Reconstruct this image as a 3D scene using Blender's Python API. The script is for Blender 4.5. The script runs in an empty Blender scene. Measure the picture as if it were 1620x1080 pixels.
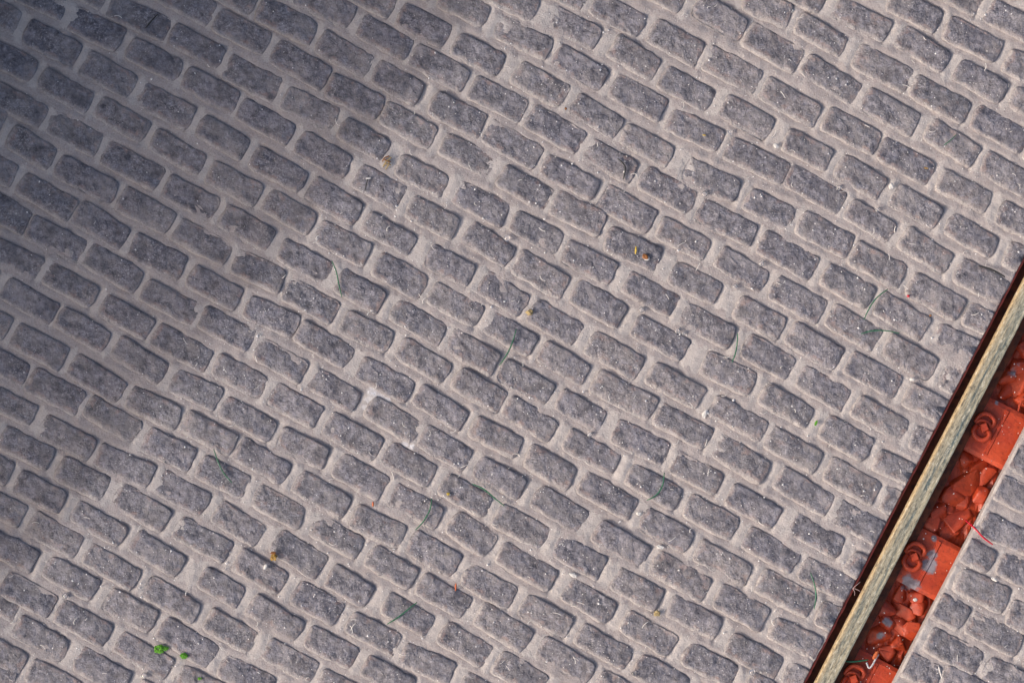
import bpy, bmesh, math, random
import numpy as np
from mathutils import Vector, noise as mnoise

random.seed(7); rng = np.random.default_rng(7)
SC = bpy.context.scene
COL = SC.collection

# ------------------------------------------------------------------ units
# the street is laid out on a survey grid: 1 grid unit = 2.5 mm, origin of the
# survey at the upper left, y running towards the viewer
S = 0.0025
LENS = 85.0
HC = 1620 * LENS / 36.0            # camera height in grid units

# ------------------------------------------------------------------ camera
cam = bpy.data.cameras.new('camera'); camo = bpy.data.objects.new('camera', cam)
COL.objects.link(camo)
camo.location = (0, 0, HC * S); camo.rotation_euler = (0, 0, 0)
cam.lens = LENS; cam.sensor_width = 36; cam.clip_start = 0.1; cam.clip_end = 500
SC.camera = camo

# ------------------------------------------------------------------ light
SUN_EL = 28.0
SX, SY = 0.95, 0.27                # horizontal travel of the sunlight (world x, y)
l_ = math.hypot(SX, SY); SX /= l_; SY /= l_
W = bpy.data.worlds.new('World'); SC.world = W; W.use_nodes = True
nt = W.node_tree; nt.nodes.clear()
sky = nt.nodes.new('ShaderNodeTexSky'); sky.sky_type = 'NISHITA'; sky.sun_disc = False
sky.sun_elevation = math.radians(SUN_EL)
sky.sun_rotation = math.atan2(-SX, -SY)
sky.air_density = 0.9; sky.dust_density = 6.5; sky.ozone_density = 0.0
bg = nt.nodes.new('ShaderNodeBackground'); bg.inputs['Strength'].default_value = 0.15
ow = nt.nodes.new('ShaderNodeOutputWorld')
nt.links.new(sky.outputs[0], bg.inputs[0]); nt.links.new(bg.outputs[0], ow.inputs[0])
sun = bpy.data.lights.new('sun', 'SUN'); suno = bpy.data.objects.new('sun', sun); COL.objects.link(suno)
sun.energy = 1.22; sun.angle = math.radians(0.9); sun.color = (1.0, 0.955, 0.915)
sd = Vector((SX * math.cos(math.radians(SUN_EL)), SY * math.cos(math.radians(SUN_EL)), -math.sin(math.radians(SUN_EL))))
suno.rotation_euler = sd.to_track_quat('-Z', 'Y').to_euler()
suno.location = (-6, -4, 9)
vs = SC.view_settings
vs.view_transform = 'Standard'; vs.look = 'None'; vs.gamma = 1; vs.use_curve_mapping = False
vs.exposure = 0.54

# ------------------------------------------------------------------ helpers
def P(px, py, z=0.0):
    """survey point seen at (px,py), lying at height z (grid units) -> world"""
    k = (HC - z) / HC
    return ((px - 810) * k * S, -(py - 540) * k * S, z * S)

E0 = np.array((1620.0, 407.0)); E1 = np.array((1272.0, 1078.0))
EV = (E1 - E0) / np.linalg.norm(E1 - E0)          # along the rail, towards the viewer
EN = np.array((EV[1], -EV[0]))                    # across the rail, to the right
def UV(u, v, z=0.0):
    p = E0 + EN * u + EV * v
    return ((p[0] - 810) * S, -(p[1] - 540) * S, z * S)
def uv_of(px, py):
    d = np.array((px, py)) - E0
    return float(d @ EN), float(d @ EV)

def mesh(name, verts, faces, mat=None, parent=None, smooth=True, attr=None):
    me = bpy.data.meshes.new(name)
    me.from_pydata(verts, [], faces)
    if smooth: me.polygons.foreach_set('use_smooth', [True] * len(me.polygons))
    if attr is not None:
        for k, vals in attr.items():
            a = me.attributes.new(k, 'FLOAT', 'POINT'); a.data.foreach_set('value', vals)
    me.update()
    o = bpy.data.objects.new(name, me); COL.objects.link(o)
    if mat: me.materials.append(mat)
    if parent: o.parent = parent
    return o
def from_bm(name, bm, mat, parent=None, smooth=False):
    bmesh.ops.recalc_face_normals(bm, faces=bm.faces)
    me = bpy.data.meshes.new(name); bm.to_mesh(me); bm.free()
    if smooth: me.polygons.foreach_set('use_smooth', [True] * len(me.polygons))
    me.materials.append(mat)
    o = bpy.data.objects.new(name, me); COL.objects.link(o)
    if parent: o.parent = parent
    return o
def tag(o, label, cat, group=None):
    o['label'] = label; o['category'] = cat
    if group: o['group'] = group
    return o
def empty(name, loc):
    o = bpy.data.objects.new(name, None); COL.objects.link(o); o.location = loc
    o.empty_display_size = 0.02
    return o
def own(o, parent):
    """parent a mesh built in world coordinates to an Empty that has a location"""
    o.parent = parent
    o.matrix_parent_inverse = parent.matrix_basis.inverted()
    return o

# ---- material helpers
class NT:
    def __init__(s, name):
        s.m = bpy.data.materials.new(name); s.m.use_nodes = True
        s.t = s.m.node_tree; s.t.nodes.clear()
        s.b = s.n('ShaderNodeBsdfPrincipled'); o = s.n('ShaderNodeOutputMaterial')
        s.l(s.b.outputs[0], o.inputs[0])
        g = s.n('ShaderNodeNewGeometry'); s.pos = g.outputs['Position']
    def n(s, k): return s.t.nodes.new(k)
    def l(s, a, b): s.t.links.new(a, b)
    def set(s, inp, v):
        if hasattr(v, 'is_output') or isinstance(v, bpy.types.NodeSocket): s.l(v, inp)
        else: inp.default_value = v
    def noise(s, scale, detail=3, rough=.55, vec=None, dist=0):
        k = s.n('ShaderNodeTexNoise'); k.inputs['Scale'].default_value = scale
        k.inputs['Detail'].default_value = detail; k.inputs['Roughness'].default_value = rough
        k.inputs['Distortion'].default_value = dist
        s.l(vec if vec is not None else s.pos, k.inputs['Vector']); return k.outputs['Fac']
    def vor(s, scale, vec=None, feat='F1', out='Distance'):
        k = s.n('ShaderNodeTexVoronoi'); k.feature = feat; k.inputs['Scale'].default_value = scale
        s.l(vec if vec is not None else s.pos, k.inputs['Vector']); return k.outputs[out]
    def ramp(s, f, a, b, lo=0., hi=1.):
        k = s.n('ShaderNodeMapRange'); k.clamp = True
        s.set(k.inputs[0], f); k.inputs[1].default_value = a; k.inputs[2].default_value = b
        k.inputs[3].default_value = lo; k.inputs[4].default_value = hi; return k.outputs[0]
    def math(s, op, a, b=0.):
        k = s.n('ShaderNodeMath'); k.operation = op; s.set(k.inputs[0], a); s.set(k.inputs[1], b); return k.outputs[0]
    def mix(s, f, a, b, mode='MIX'):
        k = s.n('ShaderNodeMix'); k.data_type = 'RGBA'; k.blend_type = mode
        s.set(k.inputs[0], f)
        for i, c in ((6, a), (7, b)):
            s.set(k.inputs[i], (*c, 1) if isinstance(c, tuple) and len(c) == 3 else c)
        return k.outputs[2]
    def attr(s, name):
        k = s.n('ShaderNodeAttribute'); k.attribute_name = name; return k.outputs['Fac']
    def rnd(s): return s.n('ShaderNodeObjectInfo').outputs['Random']
    def objco(s): return s.n('ShaderNodeTexCoord').outputs['Object']
    def map(s, vec, scale):
        k = s.n('ShaderNodeMapping'); k.inputs['Scale'].default_value = scale; s.l(vec, k.inputs[0]); return k.outputs[0]
    def bump(s, h, strength, dist, prev=None):
        k = s.n('ShaderNodeBump'); k.inputs['Strength'].default_value = strength; k.inputs['Distance'].default_value = dist
        s.l(h, k.inputs['Height'])
        if prev is not None: s.l(prev, k.inputs['Normal'])
        return k.outputs[0]
    def done(s, col, rough=.7, normal=None, spec=.5, metal=0., **kw):
        s.set(s.b.inputs['Base Color'], (*col, 1) if isinstance(col, tuple) and len(col) == 3 else col)
        s.set(s.b.inputs['Roughness'], rough); s.set(s.b.inputs['Specular IOR Level'], spec)
        s.set(s.b.inputs['Metallic'], metal)
        if normal is not None: s.l(normal, s.b.inputs['Normal'])
        for k, v in kw.items(): s.set(s.b.inputs[k], v)
        return s.m

def mortar_colour(t, bloom=False):
    big = t.noise(5.0, 3); mid = t.noise(38, 4, .6); fine = t.noise(150, 4, .75)
    c = t.mix(t.ramp(big, .35, .65), (.372, .342, .340), (.440, .407, .405))
    c = t.mix(t.ramp(mid, .46, .72, 0, .65), c, (.30, .255, .25))
    c = t.mix(t.ramp(t.noise(16, 3, .6), .56, .74, 0, .5), c, (.50, .45, .43))
    c = t.mix(t.ramp(fine, .51, .66, 0, .7), c, (.21, .172, .175))
    c = t.mix(t.ramp(fine, .46, .30, 0, .5), c, (.66, .61, .59))
    c = t.mix(t.ramp(t.noise(21, 4, .7), .60, .74, 0, .3), c, (.36, .24, .21))     # rusty tinge here and there
    if bloom:                                                                    # white salt bloom in a few joints
        nz = t.noise(40, 4, .65); tot = None
        for (px, py, r) in ((590, 621, 13), (602, 627, 12), (612, 632, 8), (584, 632, 9), (640, 703, 9), (652, 707, 7), (577, 645, 8)):
            vn = t.n('ShaderNodeVectorMath'); vn.operation = 'DISTANCE'; t.l(t.pos, vn.inputs[0])
            vn.inputs[1].default_value = P(px, py, 1)
            d = t.ramp(vn.outputs['Value'], r * S * .1, r * S * 1.3, 1, 0)
            tot = d if tot is None else t.math('MAXIMUM', tot, d)
        f = t.math('ADD', tot, t.math('MULTIPLY', t.math('SUBTRACT', nz, .5), 1.4))
        c = t.mix(t.ramp(f, .34, .72, 0, .88), c, (.78, .78, .82))
    return c
def M_mortar():
    t = NT('sandy_mortar')
    c = mortar_colour(t, True)
    up = t.math('ADD', t.attr('upright'), t.math('MULTIPLY', t.math('SUBTRACT', t.noise(30, 4, .6), .5), .9))
    c = t.mix(t.ramp(up, .55, .95, 0, .55), c, (.50, .465, .455))
    c = t.mix(t.ramp(up, .45, .05, 0, .42), c, (.30, .265, .272))
    h1 = t.noise(70, 4, .65); h2 = t.noise(190, 4, .7)
    nb = t.bump(h1, .6, .006); nb = t.bump(h2, .8, .004, nb)
    return t.done(c, t.ramp(t.noise(60), .3, .7, .6, .9), nb, .35)
def M_brick():
    t = NT('dark_brick')
    r = t.rnd(); e = t.attr('edge')
    big = t.noise(11, 3); mid = t.noise(40, 4, .62); fine = t.noise(140, 4, .75)
    c = t.mix(t.ramp(big, .38, .62), (.104, .103, .134), (.196, .186, .220))
    c = t.mix(t.ramp(r, .25, 1, 0, .6), c, (.196, .180, .192))
    c = t.mix(t.ramp(t.math('FRACT', t.math('MULTIPLY', r, 7.3)), .55, 1, 0, .6), c, (.105, .106, .132))
    c = t.mix(t.ramp(mid, .5, .66, 0, .8), c, (.28, .272, .318))
    c = t.mix(t.ramp(mid, .46, .33, 0, .9), c, (.068, .063, .078))
    gr = t.ramp(t.noise(9, 3, .6), .40, .62, .18, .85)      # grainy in places, smooth in others
    c = t.mix(t.math('MULTIPLY', gr, t.ramp(fine, .53, .66)), c, (.46, .435, .46))
    c = t.mix(t.math('MULTIPLY', gr, t.ramp(fine, .47, .34)), c, (.045, .041, .053))
    c = t.mix(t.ramp(t.noise(14, 4, .6, None, .6), .54, .70, 0, .75), c, (.066, .062, .078))   # sooty blotches
    # mortar smeared over the rim of the brick, in ragged tongues; heavier on the painted lit side
    d = t.math('ADD', e, t.math('MULTIPLY', t.math('SUBTRACT', t.noise(24, 6, .75), .5), 2.1))
    d = t.math('ADD', d, t.ramp(r, 0, 1, -.12, .14))
    dust = t.ramp(d, .32, 1.12, 0, .95)
    c = t.mix(dust, c, mortar_colour(t))
    # thin reddish-brown staining where the smear ends
    st = t.math('MULTIPLY', t.ramp(d, .36, .60), t.ramp(d, .90, .64))
    c = t.mix(t.math('MULTIPLY', st, t.ramp(t.noise(24), .44, .66, 0, .5)), c, (.24, .135, .12))
    # pale dust veil in patches
    c = t.mix(t.ramp(t.noise(7.5, 4, .6), .47, .72, 0, .5), c, (.33, .305, .312))
    h1 = t.noise(55, 4, .65); h2 = t.noise(170, 4, .75)
    nb = t.bump(t.noise(18, 3, .5), .7, .03); nb = t.bump(h1, .7, .008, nb); nb = t.bump(h2, .9, .0045, nb)
    return t.done(c, t.ramp(t.noise(90, 3), .35, .7, .30, .68), nb, .5)
MAT = {}
MAT['mortar'] = M_mortar(); MAT['brick'] = M_brick()

def plain(name, c1, c2, scale, rough=.6, bump=.3, bd=.002, spec=.5, metal=0., **kw):
    t = NT(name)
    c = t.mix(t.ramp(t.noise(scale, 4, .6), .35, .65), c1, c2)
    nb = t.bump(t.noise(scale * 2.5, 4, .65), bump, bd)
    return t.done(c, rough, nb, spec, metal, **kw)
MAT['red_edge'] = plain('red_cut_edge', (.42, .05, .05), (.22, .035, .03), 60, .6)
MAT['sub'] = plain('brown_board', (.07, .03, .015), (.03, .014, .008), 40, .8)
MAT['rust'] = plain('rail_rust', (.16, .040, .014), (.05, .014, .007), 30, .6, .4, .003, .3)
MAT['ground'] = plain('dull_ground', (.16, .15, .145), (.24, .225, .215), 6, .9)
MAT['stone'] = plain('white_fill_stone', (.72, .71, .68), (.80, .79, .76), 9, .85, .6, .01)  # for the added wall; white so it bounces fill into the shade
MAT['green'] = plain('green_fibre', (.012, .10, .05), (.02, .16, .075), 90, .4)
MAT['red'] = plain('red_fibre', (.55, .01, .035), (.42, .01, .03), 90, .4)
MAT['black'] = plain('black_fibre', (.02, .02, .02), (.035, .035, .035), 90, .4)
MAT['lint'] = plain('pale_lint', (.70, .66, .64), (.82, .80, .78), 90, .5)
MAT['pinklint'] = plain('pink_lint', (.42, .27, .27), (.50, .36, .35), 90, .5)
MAT['lint_dull'] = plain('greyish_chip', (.50, .50, .52), (.40, .40, .43), 90, .5)
MAT['grit'] = plain('white_grit_glint', (.80, .79, .80), (.88, .87, .88), 200, .3)
MAT['white'] = plain('white_flake', (.68, .66, .64), (.55, .53, .51), 150, .45)
MAT['moss'] = plain('bright_moss', (.05, .25, .008), (.15, .40, .025), 260, .6, .8, .004)
MAT['gold'] = plain('golden_crumb', (.52, .33, .07), (.16, .07, .015), 240, .3, .8, .003)
MAT['straw'] = plain('straw_crumb', (.50, .40, .20), (.24, .15, .06), 260, .55, .8, .003)
MAT['brown'] = plain('brown_chip', (.30, .12, .03), (.16, .06, .02), 200, .5)
MAT['orange_bit'] = plain('orange_splinter', (.62, .16, .05), (.48, .10, .03), 200, .5)
MAT['yellow'] = plain('yellow_bit', (.55, .38, .05), (.42, .30, .05), 200, .5)
t = NT('clear_bead')
MAT['bead'] = t.done((.92, .91, .92), .06, None, .5, 0., **{'Transmission Weight': 0.92, 'IOR': 1.45})
def M_orange():
    t = NT('orange_paint')
    c = t.mix(t.ramp(t.noise(9, 3), .35, .65), (.38, .040, .014), (.53, .068, .020))
    c = t.mix(t.ramp(t.noise(60, 4, .7), .50, .70, 0, .75), c, (.20, .024, .010))
    # spots where the paint is worn off to the grey plastic below
    nz = t.noise(26, 4, .65)
    tot = None
    for (px, py, r) in ((1470, 893, 15), (1474, 878, 10), (1440, 924, 17), (1425, 938, 9), (1404, 985, 12),
                        (1392, 1010, 13), (1431, 1046, 15), (1602, 583, 15), (1606, 600, 9), (1577, 635, 6),
                        (1478, 852, 6), (1497, 990, 6), (1382, 1030, 10), (1444, 962, 6)):
        vn = t.n('ShaderNodeVectorMath'); vn.operation = 'DISTANCE'; t.l(t.pos, vn.inputs[0])
        vn.inputs[1].default_value = P(px, py, -34)
        d = t.ramp(vn.outputs['Value'], r * S * .2, r * S * 1.5, 1, 0)
        tot = d if tot is None else t.math('MAXIMUM', tot, d)
    f = t.math('ADD', tot, t.math('MULTIPLY', t.math('SUBTRACT', nz, .5), 1.3))
    c = t.mix(t.ramp(f, .40, .62, 0, .92), c, t.mix(t.ramp(t.noise(40), .4, .6), (.15, .15, .18), (.27, .27, .31)))
    nb = t.bump(t.noise(45, 4, .6), .35, .006)
    nb = t.bump(t.noise(260, 3, .6), .3, .002, nb)
    return t.done(c, t.ramp(t.noise(50), .3, .7, .34, .6), nb, .5)
MAT['orange'] = M_orange()
def M_railtop():
    t = NT('worn_rail_steel')
    oc = t.objco()
    st = t.map(oc, (1, .05, 1))
    s1 = t.noise(70, 4, .65, st); s2 = t.noise(120, 4, .75, t.map(oc, (1, .12, 1))); fine = t.noise(125, 5, .8, t.map(oc, (1, .3, 1)))
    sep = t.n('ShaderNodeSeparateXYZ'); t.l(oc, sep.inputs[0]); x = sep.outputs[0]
    c = t.mix(t.ramp(s1, .40, .62), (.43, .37, .255), (.075, .115, .125))
    c = t.mix(t.ramp(s2, .50, .70, 0, .7), c, (.50, .46, .35))
    c = t.mix(t.ramp(t.noise(3.2, 3, .6, oc), .50, .66, 0, .75), c, (.37, .34, .25))
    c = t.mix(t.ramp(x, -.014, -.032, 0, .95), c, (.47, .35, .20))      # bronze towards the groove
    c = t.mix(t.ramp(x, .018, .032, 0, .75), c, (.50, .46, .32))
    c = t.mix(t.ramp(fine, .53, .61, 0, .75), c, (.055, .055, .05))
    c = t.mix(t.ramp(fine, .45, .36, 0, .85), c, (.66, .62, .50))
    nb = t.bump(s2, .4, .003); nb = t.bump(fine, .5, .002, nb)
    return t.done(c, t.ramp(fine, .3, .7, .28, .55), nb, .5, .12)
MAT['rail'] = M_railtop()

# ------------------------------------------------------------------ survey of the bricks
# each entry: left end mid point, right end mid point (on the plan sheet whose
# origin and magnification head the list)
SHEETS = [
(0, 0, 3, [(985,-90,1205,30),(1232,40,1485,165),(755,-55,1000,72),(1020,90,1268,215),(1300,240,1545,380),
 (525,30,790,145),(270,-120,495,0),(815,157,1048,280),(1078,315,1312,435),(1350,462,1590,575),
 (85,-50,305,50),(337,85,572,197),(612,225,848,345),(878,365,1120,492),(1138,512,1382,645),
 (-170,-10,80,110),(125,145,365,265),(400,295,632,420),(668,445,903,568),(948,590,1165,715),(1200,740,1440,870),
 (-80,225,160,345),(192,368,428,497),(465,505,692,632),(722,655,963,792),(988,810,1230,935),
 (-35,440,205,560),(235,575,470,697),(497,725,755,857),(-220,470,15,580),(48,640,245,762),(272,780,545,922),(-170,720,65,840)]),
(0, 260, 3, [(1262,165,1480,290),(785,98,1020,220),(1053,235,1290,372),(1332,400,1555,520),
 (575,160,812,285),(835,305,1085,435),(1112,460,1340,560),(1360,590,1585,710),
 (95,85,345,228),(365,222,592,360),(625,378,870,500),(905,525,1130,645),(1170,670,1405,775),
 (-90,160,125,285),(140,295,388,420),(412,420,660,565),(685,592,930,720),(960,720,1190,845),(1220,870,1440,995),
 (-40,390,185,500),(220,508,452,640),(485,660,712,790),(735,800,985,940),
 (25,580,255,715),(280,720,508,850),(548,858,775,1000),(-190,665,38,785),(70,805,305,930)]),
(0, 520, 3, [(1025,165,1245,285),(1292,305,1508,425),(820,240,1035,340),(1060,365,1290,495),(1325,510,1548,620),
 (340,165,580,310),(615,320,845,430),(870,430,1110,560),(1130,565,1358,695),
 (-120,100,125,225),(140,235,385,360),(415,360,645,495),(690,520,910,625),(950,650,1165,755),
 (-70,300,162,420),(200,455,440,585),(462,595,720,705),(755,720,975,840),
 (5,510,240,625),(278,655,500,765),(-180,590,45,690),(80,720,300,830)]),
(0, 720, 3, [(1215,190,1432,305),(1025,260,1235,390),(1305,400,1525,540),(555,180,790,320),(840,335,1080,465),(1125,490,1345,615),
 (350,260,585,390),(640,400,855,535),(955,570,1140,680),(1190,700,1420,840),
 (-110,190,105,295),(145,315,375,440),(408,460,645,600),(695,620,935,755),(980,770,1200,895),(1262,910,1490,1035),
 (-60,400,168,510),(220,520,450,645),(505,675,730,795),(765,810,1005,960),(1050,995,1290,1110),
 (15,600,250,725),(275,735,512,860),(560,880,805,1020),(845,1040,1080,1150),
 (-140,640,75,740),(80,800,305,935),(370,960,600,1085),(-110,880,110,1000),(140,1015,370,1130),(-170,960,60,1075)]),
(440, 0, 3, [(95,-35,350,85),(310,-70,540,45),(390,120,620,245),(580,65,800,180),(640,255,890,390),(770,-20,990,85),
 (845,205,1055,315),(985,-60,1220,55),(1042,125,1288,240),(1295,80,1515,190),(1240,-100,1455,5),
 (195,195,430,320),(238,400,487,520),(460,335,675,455),(500,530,730,660),(730,485,968,605),(920,410,1165,535),
 (1130,340,1352,465),(1315,255,1548,388),(1195,550,1435,685),(990,620,1230,760),(780,680,1020,800),
 (300,600,510,725),(95,670,330,800),(570,780,790,890),(378,830,578,945),(1260,780,1510,910),(1060,830,1280,955)]),
(440, 260, 3, [(152,110,382,245),(620,195,845,312),(850,130,1080,250),(1310,180,1540,290),(1115,265,1335,380),
 (415,270,635,390),(188,315,425,435),(900,320,1100,445),(1130,455,1362,590),(712,428,918,535),(470,470,685,590),
 (965,555,1165,675),(285,540,492,665),(725,605,955,730),(1205,690,1420,815),(550,685,780,820),(990,740,1212,868),
 (310,740,528,850),(95,785,335,925),(815,830,1030,955)]),
(440, 520, 3, [(578,85,800,215),(1248,100,1460,225),(390,180,625,305),(160,230,375,355),(845,230,1060,355),(1062,190,1288,315),
 (660,305,880,445),(432,365,658,500),(1330,330,1540,445),(1085,360,1305,495),(238,445,472,575),(925,460,1140,570),
 (682,500,900,632),(512,585,730,705),(1182,595,1395,720),(280,640,498,765),(945,650,1160,765),(780,730,995,850),(90,720,325,855)]),
(440, 720, 3, [(1225,190,1440,320),(540,180,768,305),(1035,280,1268,400),(360,285,585,395),(820,310,1010,440),(170,325,388,450),
 (1320,425,1535,540),(632,405,845,530),(1055,460,1305,600),(430,470,645,595),(888,565,1110,680),(245,565,432,675),
 (675,605,892,725),(1365,625,1582,755),(1158,700,1380,825),(80,645,290,760),(505,695,720,815),(955,745,1182,890),
 (342,785,560,905),(778,835,988,960),(138,850,362,970),(1248,908,1480,1040),(588,935,825,1040),(412,990,625,1110),
 (1040,975,1250,1100),(870,1075,1090,1190),(195,1060,420,1170)]),
(880, 0, 3, [(175,10,405,130),(380,-95,600,15),(270,215,470,335),(450,140,682,265),(665,20,888,150),(895,-10,1105,80),
 (270,405,505,530),(88,490,295,615),(505,365,730,485),(715,275,955,395),(905,160,1150,300),(985,415,1235,555),
 (790,495,1012,620),(535,565,780,675),(320,630,540,750),(150,705,365,825),(815,700,1085,830),(615,800,860,915),(405,835,645,970)]),
(880, 260, 3, [(218,150,452,280),(675,215,940,345),(905,160,1115,265),(490,295,710,410),(245,350,480,455),(42,410,270,525),
 (975,365,1218,500),(770,435,990,565),(545,510,770,620),(330,555,560,680),(85,595,315,730),(855,670,1070,785),
 (600,705,835,830),(370,760,610,885),(155,840,395,970),(898,855,1108,975)]),
(880, 520, 3, [(700,160,930,270),(445,205,685,335),(185,245,460,385),(975,300,1205,430),(1155,220,1370,345),(745,360,980,490),
 (480,400,720,530),(275,480,520,600),(45,520,290,650),(1270,460,1480,580),(1008,510,1240,640),(760,550,995,690),
 (550,625,775,745),(345,685,580,815),(1285,660,1520,790),(1055,700,1295,845),(118,725,365,865)]),
(880, 720, 3, [(825,180,1045,305),(618,235,845,355),(1325,260,1560,385),(410,295,635,420),(190,350,420,490),(1118,320,1350,445),
 (900,385,1135,515),(670,445,910,575),(465,505,712,645),(1390,500,1620,620),(1165,530,1395,645),(965,590,1208,720),
 (275,575,488,695),(765,660,985,785),(540,710,770,825),(1245,740,1470,860),(318,780,550,915),(1028,815,1240,920),
 (105,840,338,975),(818,890,1055,1015),(615,935,840,1050),(385,990,610,1110),(1090,1025,1310,1140),(905,1075,1120,1190),(195,1065,420,1180)]),
(1080, 0, 3, [(450,-90,665,15),(548,105,765,230),(722,30,972,155),(985,-5,1215,112),(1170,-90,1408,30),(1450,45,1680,165),
 (1028,165,1250,305),(1250,130,1502,255),(1540,285,1770,395),(825,262,1070,390),(580,300,818,450),(1300,325,1525,450),
 (1095,405,1345,545),(1560,460,1790,570),(862,465,1105,600),(680,560,920,685),(1165,610,1388,750),(1382,550,1620,680),
 (487,660,693,765),(940,705,1175,830),(1425,765,1650,890),(740,780,945,905),(1215,850,1450,965),(500,830,752,970)]),
(1080, 260, 3, [(1008,140,1210,260),(785,205,995,330),(1500,225,1730,335),(555,270,790,395),(1258,275,1480,405),(1042,340,1260,480),
 (1532,420,1760,530),(808,415,1040,540),(672,520,893,640),(430,580,655,705),(1305,500,1525,610),(1078,560,1320,700),
 (1342,705,1570,815),(928,655,1150,785),(693,710,920,840),(508,795,738,930),(1200,800,1430,910),(962,850,1190,980)]),
(1180, 360, 3, [(488,635,718,760),(930,700,1160,810),(520,840,755,970),(760,785,985,900),(790,990,1020,1100)]),
(1180, 720, 3, [(615,15,840,125),(650,205,880,310)]),
]
SHEET_RIGHT = (1380, 680, 2.7, [(605,115,760,190),(545,245,680,310),(490,405,690,500),(400,510,510,570),(560,575,730,655),(380,645,575,735),
 (280,750,395,812),(605,785,790,870),(430,825,625,925),(255,900,455,1000),(145,1000,285,1065),(500,1025,690,1115),(325,1060,480,1130)])
def unroll(sh):
    X, Y, k, L = sh; out = []
    for a, b, c, d in L:
        out.append(((X + a / k + X + c / k) / 2, (Y + b / k + Y + d / k) / 2, math.hypot(c - a, d - b) / k, math.atan2(d - b, c - a)))
    return out
BR = []
for sh in SHEETS:
    for q in unroll(sh):
        if all(math.hypot(q[0] - o[0], q[1] - o[1]) > 25 for o in BR): BR.append(q)
NSURV = len(BR)
BRR = [(x - 3.5, y - 1.9, L + 8, a) for x, y, L, a in unroll(SHEET_RIGHT)]
def inframe(x, y, m=0): return -m < x < 1620 + m and -m < y < 1080 + m
def overlaps(x, y, lst, du=98, dv=44):
    for o in lst:
        dx, dy = x - o[0], y - o[1]
        a = .87 * dx + .46 * dy; b = -.46 * dx + .87 * dy
        if abs(a) < du * .97 and abs(b) < dv: return True
    return False
# the bond carried on beyond the surveyed patch
import heapq
def grow(lst, ok):
    H = {}
    def put(q): H.setdefault((int(q[0] // 120), int(q[1] // 120)), []).append(q)
    for q in lst: put(q)
    def near(x, y):
        i, j = int(x // 120), int(y // 120)
        return [q for a in (-1, 0, 1) for b in (-1, 0, 1) for q in H.get((i + a, j + b), ())]
    heap = [(math.hypot(q[0] - 810, q[1] - 540), q[0], q[1]) for q in lst]
    heapq.heapify(heap)
    while heap:
        _, x, y = heapq.heappop(heap)
        for dx, dy in ((90.5, 48.3), (-90.5, -48.3), (20.3, 71.3), (-70.3, 23.0), (-20.3, -71.3), (70.3, -23.0)):
            nx, ny = x + dx, y + dy
            if inframe(nx, ny, -10) or not ok(*uv_of(nx, ny)): continue
            if overlaps(nx, ny, near(nx, ny), 84, 43): continue
            q = (nx + random.uniform(-2, 2), ny + random.uniform(-1.5, 1.5), 82 + random.uniform(-5, 5), .489 + random.uniform(-.03, .03))
            lst.append(q); put(q)
            heapq.heappush(heap, (math.hypot(nx - 810, ny - 540), nx, ny))
grow(BR, lambda u, v: -2300 < u < 20 and -1500 < v < 2200)
grow(BRR, lambda u, v: 150 < u < 1000 and -1500 < v < 2200)
holes = []
print('surveyed', NSURV, 'all', len(BR), 'right', len(BRR), 'holes', holes)

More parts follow.
